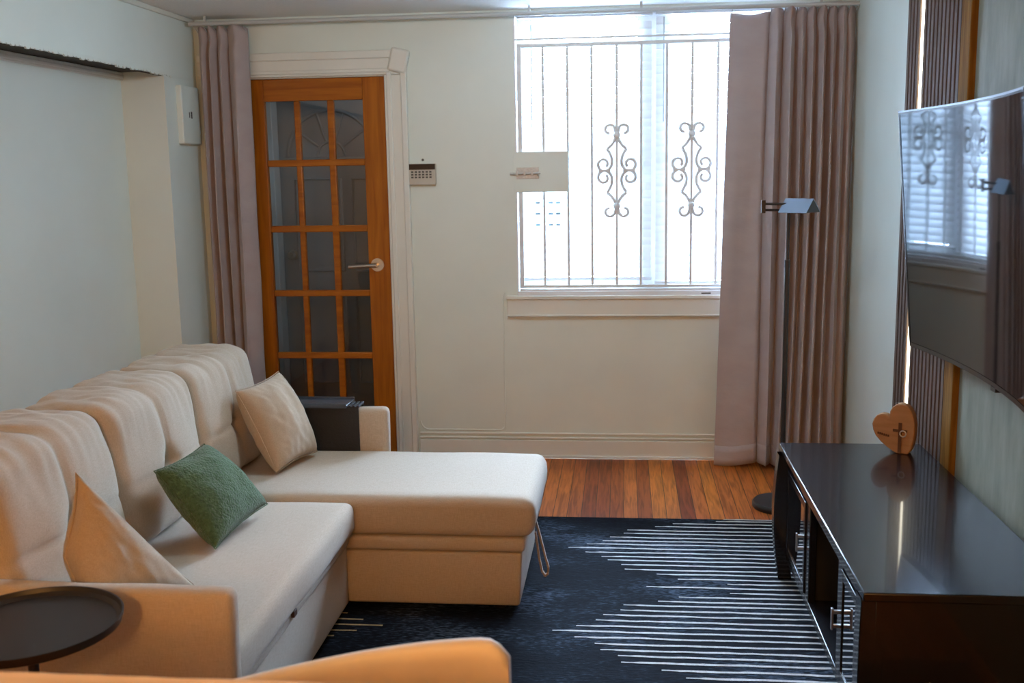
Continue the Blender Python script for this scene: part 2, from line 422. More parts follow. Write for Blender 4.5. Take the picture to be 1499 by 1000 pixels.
# dark bare underside and the torn fringe at its lip
w = MB(); w.box((RX, BACK, 2.116), (XL-.03, 5.31, 2.126)); w.box((XL-.030, BACK, 2.0945), (XL-.004, 5.31, 2.0975))
S('trim_1', w, M['dark_gap'], 'dark bare wood strip under the dropped wall section', 'trim')
w = MB(); y = 1.5; rnd = random.Random(3)
while y < D-.35:
    ww = rnd.uniform(.018, .05); z1 = 2.103; dz = rnd.uniform(.004, .013)
    pr = [(XL-.006, y, z1+.012), (XL-.006, y+ww, z1+.012), (XL-.006, y+ww*.98, z1-dz*.3), (XL-.006, y+ww*.75, z1-dz), (XL-.006, y+ww*.3, z1-dz*.9), (XL-.006, y+ww*.02, z1-dz*.2)]
    w.prism(pr, (.0105, 0, 0)); y += ww
S('trim_2', w, M['wall_side'], 'torn scalloped paper edge along the lip of the dropped wall section', 'trim')
w = MB(); w.box((RX, BACK, 2.074), (RX+.014, 5.308, 2.115)); w.box((RX, BACK, 2.084), (RX+.020, 5.308, 2.1))
S('trim_3', w, M['trim'], 'narrow pale moulding along the top of the recessed wall', 'trim', bevel=.004)
w = MB(); w.box((XL, BACK, H-.025), (XL+.014, D, H))
S('trim_4', w, M['trim'], 'thin moulding where the dropped wall meets the ceiling', 'trim', bevel=.004)

w = MB(); w.box((XR, BACK, 0), (XR+.1, D, H))
S('wall_right', w, M['wall_side'], 'pale grey wall between the long curtain and the slatted panel', 'wall')
w = MB(); w.box((-3.0, BACK-.1, 0), (XR+.2, BACK, H))
S('wall_back', w, M['wall_side'], 'plain wall behind the viewer closing the room', 'wall')
w = MB(); w.box((XR-.018, BACK, 0), (XR-.0005, 3.735, H))
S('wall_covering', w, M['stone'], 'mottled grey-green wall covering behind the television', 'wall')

# baseboard, cap, panel mouldings on the front wall
w = MB(); w.box((-1.14, D-.018, 0), (XR, D, .102)); w.box((-1.14, D-.028, 0), (XR, D, .016)); w.box((-1.14, D-.013, .108), (XR, D, .118))
w.box((-1.14, D-.010, .13), (XR, D, .142))
S('baseboard_front', w, M['trim'], 'cream baseboard under the window wall', 'baseboard', bevel=.003)
pts = []
x0, x1, z0, zt = -1.135, -.655, .155, .90
for k in range(9):
    a = PI + k*PI/16; pts.append((x0+.05+.05*math.cos(a), D-.001, z0+.05+.05*math.sin(a)))
for k in range(9):
    a = 1.5*PI + k*PI/16; pts.append((x1-.03+.03*math.cos(a), D-.001, z0+.03+.03*math.sin(a)))
pts.append((x1, D-.001, .5)); pts.append((x1, D-.001, zt)); pts.append((x1+.012, D-.001, zt+.03))
w = MB(); w.tube(pts, .0045, 8)
S('trim_5', w, M['wall_front'], 'thin raised panel bead with rounded corners beside the door casing', 'trim', smooth=60)

# door casing
w = MB()
w.box((-1.273, D-.022, 0), (-1.165, D, 2.104)); w.box((-1.258, D-.032, 0), (-1.232, D, 2.117)); w.box((-1.182, D-.036, 0), (-1.150, D, 2.188))
w.box((-2.3, D-.022, 2.105), (-1.165, D, 2.215)); w.box((-2.3, D-.034, 2.19), (-1.18, D, 2.232)); w.box((-2.3, D-.030, 2.118), (-1.24, D, 2.138))
S('trim_6', w, M['trim'], 'cream moulded casing around the glazed wooden door', 'trim', bevel=.005)
w = MB(); c = Vector((-1.188, D-.024, 2.175)); a = math.radians(-14)
w.obox(c, (.05*math.cos(a), 0, .05*math.sin(a)), (0, .022, 0), (-.062*math.sin(a), 0, .062*math.cos(a)))
S('trim_7', w, M['trim'], 'tilted cream corner block at the top of the door casing', 'trim', bevel=.012)
w = MB(); w.box((DX0, D+.0, 0), (-2.036, D+.13, DZ)); w.box((-1.276, D, 0), (DX1, D+.13, DZ)); w.box((DX0, D, 2.099), (DX1, D+.13, DZ)); w.box((DX0, D-.005, 0), (DX1, D+.13, .018))
S('trim_8', w, M['trim'], 'cream jamb lining the glazed door opening', 'trim', bevel=.002)

# ------------------------------------------------------------------ glazed door (15 panes)
dr = thing('door_1', (-1.655, D+.03, .018), 'orange oak door with fifteen glass panes', 'door', kind='structure')
y0, y1 = D+.012, D+.05
rows = [(1.665, 1.980), (1.305, 1.628), (.945, 1.268), (.592, .910), (.24, .556)]
cols = [(-1.951, -1.787), (-1.755, -1.601), (-1.564, -1.402)]
w = MB(); w.box((-2.034, y0, .02), (-1.951, y1, 2.098)); w.box((-1.402, y0, .02), (-1.278, y1, 2.098)); 
w.build('stile', M['oak'], dr, bevel=.003)
w = MB(); w.box((-1.951, y0, 1.980), (-1.402, y1, 2.098)); w.box((-1.951, y0, .02), (-1.402, y1, .24)); w.build('rail', M['oak_h'], dr, bevel=.003)
w = MB()
for a, b in ((-1.787, -1.755), (-1.601, -1.564)): w.box((a, y0+.004, .24), (b, y1-.004, 1.98))
for (b1, t1), (b2, t2) in zip(rows[:-1], rows[1:]): w.box((-1.951, y0+.003, t2), (-1.402, y1-.003, b1))
w.build('muntin', M['oak_h'], dr, bevel=.005)
for (zb, zt_) in rows:
    for (xa, xb) in cols:
        MB().box((xa-.001, D+.030, zb-.001), (xb+.001, D+.033, zt_+.001)).build('pane', M['glass'], dr)
hd = MB(); hx, hz = -1.352, 1.085
hd.cyl((hx, D+.012, hz), (hx, D+.003, hz), .036, 32); hd.cyl((hx, D+.003, hz), (hx, D-.045, hz), .011, 16)
hd.tube([(hx+.006, D-.045, hz), (hx-.03, D-.047, hz), (hx-.09, D-.047, hz-.003), (hx-.15, D-.045, hz-.006)], [.011, .0115, .011, .0105], 14)
h = hd.build('lever_handle', M['chrome'], dr, smooth=40); h['label'] = 'satin nickel lever handle on a round rose'

# vestibule behind the door with the outer entry door
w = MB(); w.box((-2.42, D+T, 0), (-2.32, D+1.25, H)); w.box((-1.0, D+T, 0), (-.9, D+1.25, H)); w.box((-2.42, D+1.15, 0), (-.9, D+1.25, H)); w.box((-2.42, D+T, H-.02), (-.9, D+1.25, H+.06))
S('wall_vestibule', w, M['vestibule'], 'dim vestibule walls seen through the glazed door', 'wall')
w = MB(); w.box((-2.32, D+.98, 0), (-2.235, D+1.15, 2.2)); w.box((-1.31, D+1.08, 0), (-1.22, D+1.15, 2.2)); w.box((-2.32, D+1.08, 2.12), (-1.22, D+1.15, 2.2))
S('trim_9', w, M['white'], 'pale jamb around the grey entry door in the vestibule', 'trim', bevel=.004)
d2 = thing('door_2', (-1.77, D+1.12, 0), 'grey panelled entry door with fanlight moulding behind the glass panes', 'door', kind='structure')
yd = D+1.09
MB().box((-2.235, yd, .005), (-1.31, D+1.14, 2.12)).build('slab', M['entry_door'], d2, bevel=.003)
w = MB(); cx, cz = -1.885, 1.70
for R in (.29, .09):
    w.tube([(cx+R*math.cos(PI*k/24), yd, cz+R*math.sin(PI*k/24)) for k in range(25)], .011 if R > .2 else .008, 8)
for a in (PI/5, 2*PI/5, 3*PI/5, 4*PI/5): w.tube([(cx+.10*math.cos(a), yd, cz+.10*math.sin(a)), (cx+.29*math.cos(a), yd, cz+.29*math.sin(a))], .008, 8)
w.tube([(cx-.31, yd, cz-.02), (cx+.31, yd, cz-.02)], .011, 8)
w.build('fanlight_moulding', M['entry_door'], d2, smooth=50)
w = MB()
for xa, xb in ((-2.13, -1.83), (-1.75, -1.43)):
    for za, zb in ((.95, 1.55), (.2, .8)):
        w.tube([(xa, yd, za), (xb, yd, za), (xb, yd, zb), (xa, yd, zb)], .011, 8, closed=True)
w.build('panel_moulding', M['entry_door'], d2, smooth=50)
w = MB(); w.cyl((-2.17, yd, 1.06), (-2.17, yd-.012, 1.06), .032, 20); w.cyl((-2.17, yd-.012, 1.06), (-2.17, yd-.04, 1.06), .012, 12); w.lathe([(0, 0), (.02, .003), (.028, .015), (.026, .03), (.012, .04), (0, .042)], (0, 0, 0), 20) if False else None
w.cyl((-2.17, yd-.04, 1.06), (-2.17, yd-.07, 1.06), .027, 20, .02)
w.build('knob', M['chrome'], d2, smooth=40)

# ------------------------------------------------------------------ window, blinds, grille
wn = thing('window_1', (.16, D+.1, WZ0), 'white double window behind blinds and iron bars', 'window', kind='structure')
yb = D+.17
w = MB()
w.box((WX0-.02, yb-.03, WZ0-.02), (WX0+.035, yb+.04, WZ1)); w.box((WX1-.035, yb-.03, WZ0-.02), (WX1+.02, yb+.04, WZ1))
w.box((WX0, yb-.028, WZ1-.03), (WX1, yb+.038, WZ1+.02)); w.box((WX0, yb-.028, WZ0-.021), (WX1, yb+.038, WZ0+.05)); w.box((.075, yb-.033, WZ0), (.245, yb+.042, WZ1))
w.box((WX0, yb-.01, 1.63), (WX1, yb+.03, 1.67))
w.build('window_frame', M['white'], wn, bevel=.003)
for xa, xb in ((WX0+.035, .075), (.245, WX1-.035)):
    MB().box((xa-.004, yb+.008, WZ0+.045), (xb+.004, yb+.012, WZ1-.025)).build('pane', M['win_glass'], wn)
w = MB(); w.box((-.575, D-.012, .905), (.90, D+.15, .936)); w.box((-.56, D-.004, .93), (.90, D+.02, .948))
w.build('window_sill', M['white'], wn, bevel=.004)
w = MB(); w.box((-.635, D-.03, .892), (.95, D, .912)); w.box((-.632, D-.02, .800), (.945, D, .895)); w.box((-.632, D-.027, .797), (.945, D, .808))
w.build('apron', M['trim'], wn, bevel=.004)
w = MB(); w.box((WX0-.001, D-.004, WZ0), (WX0+.006, D+.14, WZ1)); w.box((WX1-.006, D, WZ0), (WX1, D+.14, WZ1)); w.box((WX0, D, WZ1-.008), (WX1, D+.14, WZ1))
w.build('reveal_lining', M['white'], wn)
w = MB(); w.box((.415, D-.0135, .917), (.465, D-.0118, .924)); w.build('sticker', M['button'], wn)

def blind(xa, xb, zbot, label, wand_x, wand_z, marks=False):
    t = thing('window_blind', ((xa+xb)/2, D+.085, zbot), label, 'blind', 'white slatted blinds in the barred window')
    yc = D+.085
    w = MB(); w.box((xa, yc-.020, WZ1-.024), (xb, yc+.022, WZ1-.009)); w.build('headrail', M['blind_rail'], t, bevel=.003)
    w = MB(); w.box((xa, yc-.022, zbot), (xb, yc+.022, zbot+.018)); w.build('bottom_rail', M['blind_rail'], t, bevel=.004)
    w = MB(); z = zbot+.045; tilt = math.radians(57); hw = .0255
    while z < WZ1-.035:
        zz = z
        def f(u, v):
            a = (v-.5)*2*hw; cr = .004*(1-(2*v-1)**2)
            return (xa+.004+(xb-xa-.008)*u, yc + a*math.cos(tilt) + cr*math.sin(tilt), zz + a*math.sin(tilt) - cr*math.cos(tilt))
        w.grid(f, 1, 4); z += .0420
    w.build('slat', M['blind'], t, smooth=80)
    w = MB()
    for q in (.12, .5, .88): w.tube([(xa+(xb-xa)*q, yc-.027, zbot+.01), (xa+(xb-xa)*q, yc-.027, WZ1-.03)], .0009, 6)
    w.build('ladder_cord', M['blind_rail'], t)
    w = MB(); w.tube([(wand_x, yc-.04, WZ1-.04), (wand_x, yc-.04, wand_z)], .003, 8); w.build('wand', M['cord'], t)
    if marks:
        for zq in (1.412, 1.352, 1.292):
            for xq in (-.462, -.392, -.352):
                w = MB(); w.box((xq-.012, yc-.036, zq-.006), (xq+.012, yc-.030, zq+.006)); w.build('blue_mark', M['blind_mark'], t)  # small raised blue blocks on the blind
blind(WX0+.012, .152, .985, 'white window blind in the window half nearest the door', -.487, 1.81, True)
blind(.168, WX1-.012, .962, 'white window blind in the window half beside the long curtain', .211, 1.83)

# iron grille with scrolls, lock plate
gr = thing('window_grille', (.16, D+.012, .95), 'pale hazed iron security grille with scrolls and lock plate in front of the blinds', 'window grille')
gy = D+.012
w = MB(); w.box((-.562, gy-.008, .952), (-.538, gy+.008, 2.244)); w.box((.868, gy-.008, .952), (.884, gy+.008, 2.244)); w.box((-.561, gy-.0075, 2.226), (.883, gy+.0075, 2.2435)); w.box((-.561, gy-.0075, .9525), (.883, gy+.0075, .968))
w.build('frame', M['grille'], gr, bevel=.002)
w = MB(); w.box((-.574, gy-.004, 2.262), (.89, gy+.006, 2.272)); w.build('head_bar', M['grille'], gr)
bars = [-.424, -.2945, -.167, -.035, .0935, .227, .358, .490, .62, .75]
for x in bars:
    MB().box((x-.0066, gy-.0066, .966), (x+.0066, gy+.0066, 2.228)).build('bar', M['grille'], gr, bevel=.0015)
def scroll(x0):
    zc = 1.577; K = .00058
    w = MB(); R = .0082
    for sy in (1, -1):
        w.bm.verts.ensure_lookup_table()
        zk = zc + sy*.186
        # knob
        for a in range(1):
            w.lathe([(0, -.019)]+[(.019*math.cos(q*PI/12), .019*math.sin(q*PI/12)) for q in range(-5, 6)]+[(0, .019)], (x0, gy-.006, zk), 14)
        for sx in (1, -1):
            def P(a, b): return (x0 + sx*a*K, gy-.004, zc + sy*b*K)
            # curl outward from the knob
            pts = [P(8, 325)]
            for k in range(15):
                an = PI - .3 - k*(1.42*PI/14); r = 48 - 1.1*k
                pts.append(P(66 + r*math.cos(an), 372 + r*math.sin(an)))
            w.tube(pts, R, 8)
            # pointed bow and inner stem down to the tie
            w.tube([P(10, 300), P(28, 262), P(52, 228), P(88, 198)], R, 8)
            pts = [P(88, 198), P(66, 165), P(50, 130), P(43, 90), P(45, 60), P(56, 34), P(76, 12), P(95, 4)]
            w.tube(pts, R, 8)
            # spiral
            pts = []
            for k in range(22):
                an = -1.35 + k*(1.72*PI/21); r = 60*(1-.025*k)
                pts.append(P(118 + r*math.cos(an), 62 + r*math.sin(an)))
            w.tube(pts, R, 8)
    for sx in (1, -1):
        w.box((x0+sx*55*K, gy-.014, zc-.007), (x0+sx*168*K, gy+.004, zc+.007))
    return w
for x in (-.035, .358): scroll(x).build('scroll_ornament', M['grille'], gr, smooth=45)
w = MB(); w.box((-.586, gy-.017, 1.470), (-.293, gy-.0125, 1.684)); pl = w.build('lock_plate', M['wall_front'], gr, bevel=.001); pl['label'] = 'flat painted steel plate over the bars'
w = MB(); zb = 1.572
w.box((-.57, gy-.021, zb-.03), (-.45, gy-.017, zb+.03)); w.tube([(-.605, gy-.032, zb-.003), (-.44, gy-.032, zb)], .006, 10)
for x in (-.565, -.525, -.485): w.box((x-.006, gy-.04, zb-.014), (x+.006, gy-.017, zb+.014))
w.tube([(-.455, gy-.03, zb-.01), (-.45, gy-.05, zb-.012)], .005, 8)
bo = w.build('slide_bolt', M['bolt'], pl, bevel=.001)

# ------------------------------------------------------------------ curtain rail and curtains
cr = thing('curtain_rail', (-.5, 5.60, 2.375), 'slim grey curtain rail fixed just under the ceiling along the window wall', 'curtain rail')
MB().tube([(-2.29, 5.60, 2.382), (XR-.01, 5.60, 2.378)], .011, 12).build('rail', M['rod'], cr, smooth=50)
for x in (-2.2, -.48, .09, .98):
    w = MB(); w.box((x-.006, 5.594, 2.388), (x+.006, 5.606, H)); w.build('bracket', M['rod'], cr)

def spline(keys, t):
    for (a, va), (b, vb) in zip(keys[:-1], keys[1:]):
        if t <= b:
            q = (t-a)/(b-a) if b > a else 0; q = max(0, min(1, q)); q = q*q*(3-2*q); return va+(vb-va)*q
    return keys[-1][1]

def curtain(name, xt, xb, valleys, depth, zbot, label, seed, ybase=5.60, ylow=5.58, ns=320, nz=54, ztop=2.372, edge_x=None, flat_first=False):
    """valleys: positions (0..1) of the tight back folds; depth: how far each ridge between them stands out"""
    t = thing(name, ((xt[0]+xt[1])/2, ybase, zbot), label, 'curtain', 'long mauve curtains on the window wall')
    vs = [0.0]+list(valleys)+[1.0]
    def pos(s, v):           # v=0 top, v=1 hem
        q = s + .020*math.sin(3.1*v+seed+s*9)*v*min(1, s*5)*min(1, (1-s)*8)      # folds wander on the way down
        i = 0
        while i < len(vs)-2 and q > vs[i+1]: i += 1
        a_, b_ = vs[i], vs[i+1]; f = max(0, min(1, (q-a_)/(b_-a_)))
        dp = depth[i % len(depth)]
        x = (xt[0]+(xt[1]-xt[0])*s)*(1-v) + (xb[0]+(xb[1]-xb[0])*s)*v
        pinch = math.exp(-((v-.028)/.018)**2)
        if flat_first and i == 0:
            y = -dp*(.25*math.sin(PI*f) + .75*f**3*(1-max(0, (f-.86)/.14)**2))*(.55+.45*v)
            y += .012*math.sin(6*f+8*v)*v
        else:
            rdg = math.sin(PI*f)**.6
            y = -dp*rdg*(.72+.28*min(1, v*2.5))
            x += .30*dp*math.sin(2*PI*f)*(.3+.7*min(1, v*3))*.5
        y *= 1-.45*pinch
        y += noise.noise(Vector((s*7, v*6, seed)))*.012*(.3+v)
        yy = min(ybase + (ylow-ybase)*v + y + .06, 5.668)
        if edge_x is not None and s > .955:
            k_ = (s-.955)/.045; yy = yy+(5.712-yy)*k_; x = x+(edge_x-x)*k_
        zt = ztop - .014*(1-math.sin(PI*f)**.6) - (.028*math.sin(PI*f) if flat_first and i == 0 else 0)
        zb_ = zbot + .012*math.sin(s*9+seed)
        return Vector((x, yy, zt+(zb_-zt)*v))
    w = MB(); w.grid(lambda a, b: pos(a, b*b*.35+b*.65), ns, nz)
    o = w.build('cloth', M['curtain'], t, smooth=180)
    so = o.modifiers.new('sol', 'SOLIDIFY'); so.thickness = .003; so.offset = 0
    w = MB(); w.grid(lambda a, b: pos(a, .955+.045*b)+Vector((0, -.0035, 0)), ns, 3); hm = w.build('hem', M['curtain'], t, smooth=180)
    so = hm.modifiers.new('sol', 'SOLIDIFY'); so.thickness = .003; so.offset = 0
    for s_ in [.01]+list(valleys)+[.99]:
        p = pos(s_, .012)
        w = MB(); w.tube([(p.x, p.y+.004, p.z-.03), (p.x, p.y+.010, p.z), (p.x, 5.60, 2.365)], .0022, 6); w.build('hook', M['cord'], t)
    return t
curtain('curtain', (.540, 1.150), (.485, 1.135), (.325, .436, .532, .622, .70, .787, .867, .950), (.060, .085, .115, .085, .10, .12, .095, .08, .06), .012, 'long mauve curtain reaching the floor behind the black lamp', 11, ylow=5.545, edge_x=XR-.004, flat_first=True)
curtain('curtain', (-2.262, -1.99), (-2.262, -2.0), (.20, .38, .60), (.065, .09, .075, .10), .012, 'narrow mauve curtain hanging in the corner beside the oak door', 5, ylow=5.60)

# ------------------------------------------------------------------ small wall things
t = thing('alarm_keypad', (-1.083, D-.028, 1.52), 'ivory alarm keypad with dark display on the wall beside the door', 'keypad')
MB().box((-1.162, D-.028, 1.518), (-1.006, D, 1.632)).build('housing', M['keypad'], t, bevel=.005)
MB().box((-1.158, D-.0305, 1.600), (-1.008, D-.027, 1.630)).build('display', M['lcd'], t)
for r in range(3):
    for c in range(6):
        x = -1.133+c*.0198; z = 1.588-r*.0145
        MB().box((x-.006, D-.031, z-.0045), (x+.006, D-.027, z+.0045)).build('button', M['button'], t)
w = MB(); w.lathe([(0, .004), (.005, .003), (.007, 0)], (0, 0, 0), 14)
for v in w.bm.verts: v.co = Vector((-1.079+v.co.x, D-v.co.z-.0005, 1.652+v.co.y))
tag(w.build('wall_screw', M['button'], origin=(-1.079, D, 1.652)), 'small dark screw in the wall above the alarm keypad', 'screw')
t = thing('chime_box', (XL+.02, 5.55, 1.755), 'shallow off-white box with dark slot high on the wall by the curtain', 'wall box')
MB().box((XL-.003, 5.445, 1.755), (XL+.030, 5.68, 2.058)).build('housing', M['wall_side'], t, bevel=.006)
w = MB(); w.box((XL+.029, 5.555, 1.89), (XL+.0315, 5.567, 1.925)); w.box((XL+.029, 5.530, 1.893), (XL+.0315, 5.536, 1.922)); w.build('slot', M['lcd'], t)

# ------------------------------------------------------------------ slatted panel, light strip, golden trim
sp = thing('slat_panel', (XR-.01, 4.2, 0), 'dark walnut slatted wall panel behind the wooden heart', 'wall panel')
MB().box((XR-.007, 3.845, .0), (XR-.0005, 4.60, H)).build('felt_backing', M['felt'], sp)
ys = 3.850; LED_Y = 4.405
while ys < 4.59:
    if abs(ys+.0155-LED_Y) > .024:
        MB().box((XR-.024, ys, .0), (XR-.007, ys+.031, H-.002)).build('slat', M['slat'], sp, bevel=.0015, seg=1)
    ys += .0480
MB().box((XR-.012, LED_Y-.010, .45), (XR-.007, LED_Y+.010, H-.01)).build('channel', M['chrome'], sp) if False else None
w = MB(); w.box((XR-.020, LED_Y-.0065, .50), (XR-.0072, LED_Y+.0065, H-.006))
tag(w.build('light_strip', M['led']), 'glowing warm vertical light strip set between the walnut slats', 'light strip')
w = MB(); w.box((XR-.04, 3.738, 0), (XR-.0005, 3.842, H)); 
S('trim_10', w, M['gold_wood'], 'golden wooden board along the edge of the slatted panel', 'trim', bevel=.004)

# ------------------------------------------------------------------ curved television
tv = thing('television', (1.10, 3.355, 1.33), 'large curved black television leaning out from the slatted wall', 'television')
TY0, TY1 = 3.955, 2.755; TZ0, TZ1 = .932, 1.772; Rr = 3.4; cy = (TY0+TY1)/2; half = (TY0-TY1)/2
tilt = math.radians(5.0)
def tvp(u, v, depth=0.0):
    """u along the wall from far edge, v from bottom to top; depth towards the wall"""
    yy = TY0+(TY1-TY0)*u; a = math.asin((yy-cy)/Rr); sag = Rr*(1-math.cos(a))       # 0 mid
    edge = Rr*(1-math.cos(math.asin(half/Rr)))
    zz = TZ0+(TZ1-TZ0)*v
    x = 1.008 + (edge-sag) + depth - math.tan(tilt)*(zz-(TZ0+TZ1)/2)
    return Vector((x, yy, zz))
w = MB(); b = .009
w.grid(lambda a, c: tvp((b+a*(1.20-2*b))/1.20, (b+c*(.84-2*b-.006)+.006)/.84, -.0015), 64, 8); w.build('screen', M['screen'], tv, smooth=180)
w = MB()
def strip(u0, u1, v0, v1, nu=48):
    w.grid(lambda a, c: tvp(u0+(u1-u0)*a, v0+(v1-v0)*c, -.003), nu, 1)
    w.grid(lambda a, c: tvp(u0+(u1-u0)*a, v0+(v1-v0)*c, .03), nu, 1)
bu = b/1.20; bv = b/.84
strip(0, 1, 0, bv*1.7); strip(0, 1, 1-bv, 1); strip(0, bu, 0, 1, 2); strip(1-bu, 1, 0, 1, 2)
w.build('bezel', M['bezel'], tv, smooth=180)
w = MB()
w.grid(lambda a, c: tvp(a, 0, -.003+.033*c), 48, 1); w.grid(lambda a, c: tvp(0, a, -.003+.033*c), 8, 1); w.grid(lambda a, c: tvp(1, a, -.003+.033*c), 8, 1)
w.grid(lambda a, c: tvp(a, c, .030), 48, 4)
w.build('back_shell', M['tv_back'], tv, smooth=60)
w = MB(); w.grid(lambda a, c: tvp(a, 1.0+.003, -.004+.034*c), 48, 1); w.grid(lambda a, c: tvp(a, 1-.004+.007*c, -.004), 48, 1)
w.build('edge_trim', M['silver_edge'], tv, smooth=60)
w = MB(); w.box((1.122, 3.15, 1.22), (XR-.019, 3.55, 1.50)); w.build('wall_mount', M['tv_back'], tv)
p = tvp(.62, 0); w = MB(); w.box((p.x-.004, p.y-.02, p.z-.012), (p.x+.02, p.y+.02, p.z+.001)); w.build('sensor', M['bezel'], tv)

# ------------------------------------------------------------------ media console
CX0, CX1, CY0, CY1, CZ = .600, 1.130, 2.600, 4.078, .530
cs = thing('media_console', ((CX0+CX1)/2, (CY0+CY1)/2, .0), 'glossy black media console with glass doors under the television', 'media console')
w = MB(); w.box((CX0, CY0, CZ-.024), (CX1, CY1, CZ)); w.build('top', M['console'], cs, bevel=.004, seg=3)
bx0 = CX0+.022
w = MB(); w.box((bx0+.012, CY0+.012, .075), (CX1-.01, CY0+.04, CZ-.024)); w.build('side_panel', M['console'], cs, bevel=.002)
w = MB(); w.box((bx0+.012, CY1-.05, .075), (CX1-.01, CY1-.022, CZ-.024)); w.build('side_panel', M['console'], cs, bevel=.002)
w = MB(); w.box((CX1-.02, CY0+.02, .08), (CX1-.01, CY1-.03, CZ-.024)); w.build('back_panel', M['console_in'], cs)
w = MB(); w.box((bx0+.004, CY0+.02, .085), (CX1-.015, CY1-.03, .115)); w.build('bottom_rail', M['console'], cs, bevel=.003)
w = MB(); w.box((bx0+.002, CY0+.02, CZ-.075), (bx0+.03, CY1-.03, CZ-.0245)); w.build('top_rail', M['console'], cs, bevel=.003)
y_a, y_b = 3.545, 3.005        # the two inner posts
for yy in (y_a, y_b):
    w = MB(); w.box((bx0+.004, yy-.03, .115), (bx0+.03, yy+.03, CZ-.075)); w.build('post', M['console'], cs, bevel=.003)
w = MB(); w.box((bx0+.20, y_b, .29), (CX1-.02, y_a, .31)); w.build('shelf', M['console_in'], cs)
for yy in (y_a, y_b):
    w = MB(); w.box((bx0+.03, yy-.01, .115), (CX1-.02, yy+.01, CZ-.03)); w.build('divider', M['console_in'], cs)
def cdoor(ya, yb, hy):
    d = MB(); z0, z1 = .122, CZ-.080; f = .028
    d.box((bx0-.002, ya, z0), (bx0+.016, ya+f, z1)); d.box((bx0-.002, yb-f, z0), (bx0+.016, yb, z1)); d.box((bx0-.002, ya+f, z0), (bx0+.016, yb-f, z0+f)); d.box((bx0-.002, ya+f, z1-f), (bx0+.016, yb-f, z1))
    o = d.build('door', M['console'], cs, bevel=.002)
    MB().box((bx0+.002, ya+f-.002, z0+f-.002), (bx0+.006, yb-f+.002, z1-f+.002)).build('glass_pane', M['console_glass'], o)
    w = MB(); w.box((bx0-.028, hy-.006, .270), (bx0-.022, hy+.006, .335)); w.box((bx0-.024, hy-.005, .276), (bx0-.001, hy+.005, .286)); w.box((bx0-.024, hy-.005, .319), (bx0-.001, hy+.005, .329))
    h = w.build('handle', M['chrome'], o, bevel=.001); h['label'] = 'small chrome bar handle'
cdoor(3.578, 3.985, 3.592); cdoor(2.665, 2.972, 2.958)
def cleg(x, y, sx, sy):
    """tapered leg that bows gently outwards"""
    w = MB(); k = 14
    def f(u, v):
        a = int(round(u*4)) % 4
        z = .0125+(CZ-.0245-.0125)*(1-v)
        bow = .016*math.sin(PI*v)
        wd = .033 - .008*v**2
        cx_ = x + sx*bow; cy_ = y + sy*bow
        return Vector((cx_ + wd*(-1, 1, 1, -1)[a], cy_ + wd*(-1, -1, 1, 1)[a], z))
    w.grid(f, 4, k, closed_u=True)
    w.bm.faces.ensure_lookup_table()
    w.build('leg', M['console'], cs, bevel=.004)
cleg(CX0+.020, CY1-.075, -1, .3); cleg(CX0+.032, CY0+.048, -.35, -.3); cleg(CX1-.05, CY1-.06, 0, 0); cleg(CX1-.05, CY0+.05, 0, 0)

# wooden heart standing on the console
t = thing('heart_ornament', (1.02, 3.95, CZ), 'wooden heart block with a cut-out cross on the black console', 'ornament')
hu = Vector((.86, -.50, 0)).normalized(); hn = Vector((-.50, -.86, 0)).normalized(); hv = Vector((0, 0, 1))
def hp(a, b, d=0): return Vector((1.022, 3.95, CZ)) + hu*a + hv*b + hn*d
ctl = [(-.039,.130), (-.050,.141), (-.066,.143), (-.083,.136), (-.095,.120), (-.100,.100), (-.096,.078), (-.086,.058), (-.066,.036), (-.044,.019), (-.022,.006), (-.008,.0), (.034,.0),
       (.046,.020), (.053,.050), (.056,.085), (.055,.118), (.050,.143), (.041,.164), (.026,.181), (.008,.188), (-.012,.185), (-.027,.174), (-.036,.156)]
hpts = ctl
hh = MB(); hh.prism([hp(a, b, -.022) for a, b in hpts], hn*.040); hb = hh.build('block', M['heart'], t, bevel=.004)
w = MB()
def slab(a0, a1, b0, b1, d0, d1):
    w.obox(hp((a0+a1)/2, (b0+b1)/2, (d0+d1)/2), hu*abs(a1-a0)/2, hn*abs(d1-d0)/2, hv*abs(b1-b0)/2)
slab(-.002, .010, .004, .118, .0185, .0212); slab(-.022, .030, .082, .092, .0185, .0212)
w.build('cross', M['engrave'], t)
w = MB(); c0 = hp(.016, .078, .024)
w.tube([c0 + hu*.011*math.cos(2*PI*k/16) + hv*.011*math.sin(2*PI*k/16) for k in range(16)], .0025, 8, closed=True); w.build('ring', M['chrome'], t, smooth=60)
w = MB()
for k in range(6): slab(-.078+k*.0075, -.0725+k*.0075, .066-k*.0014, .074-k*.0014, .0185, .0206)
w.build('lettering', M['engrave'], t)

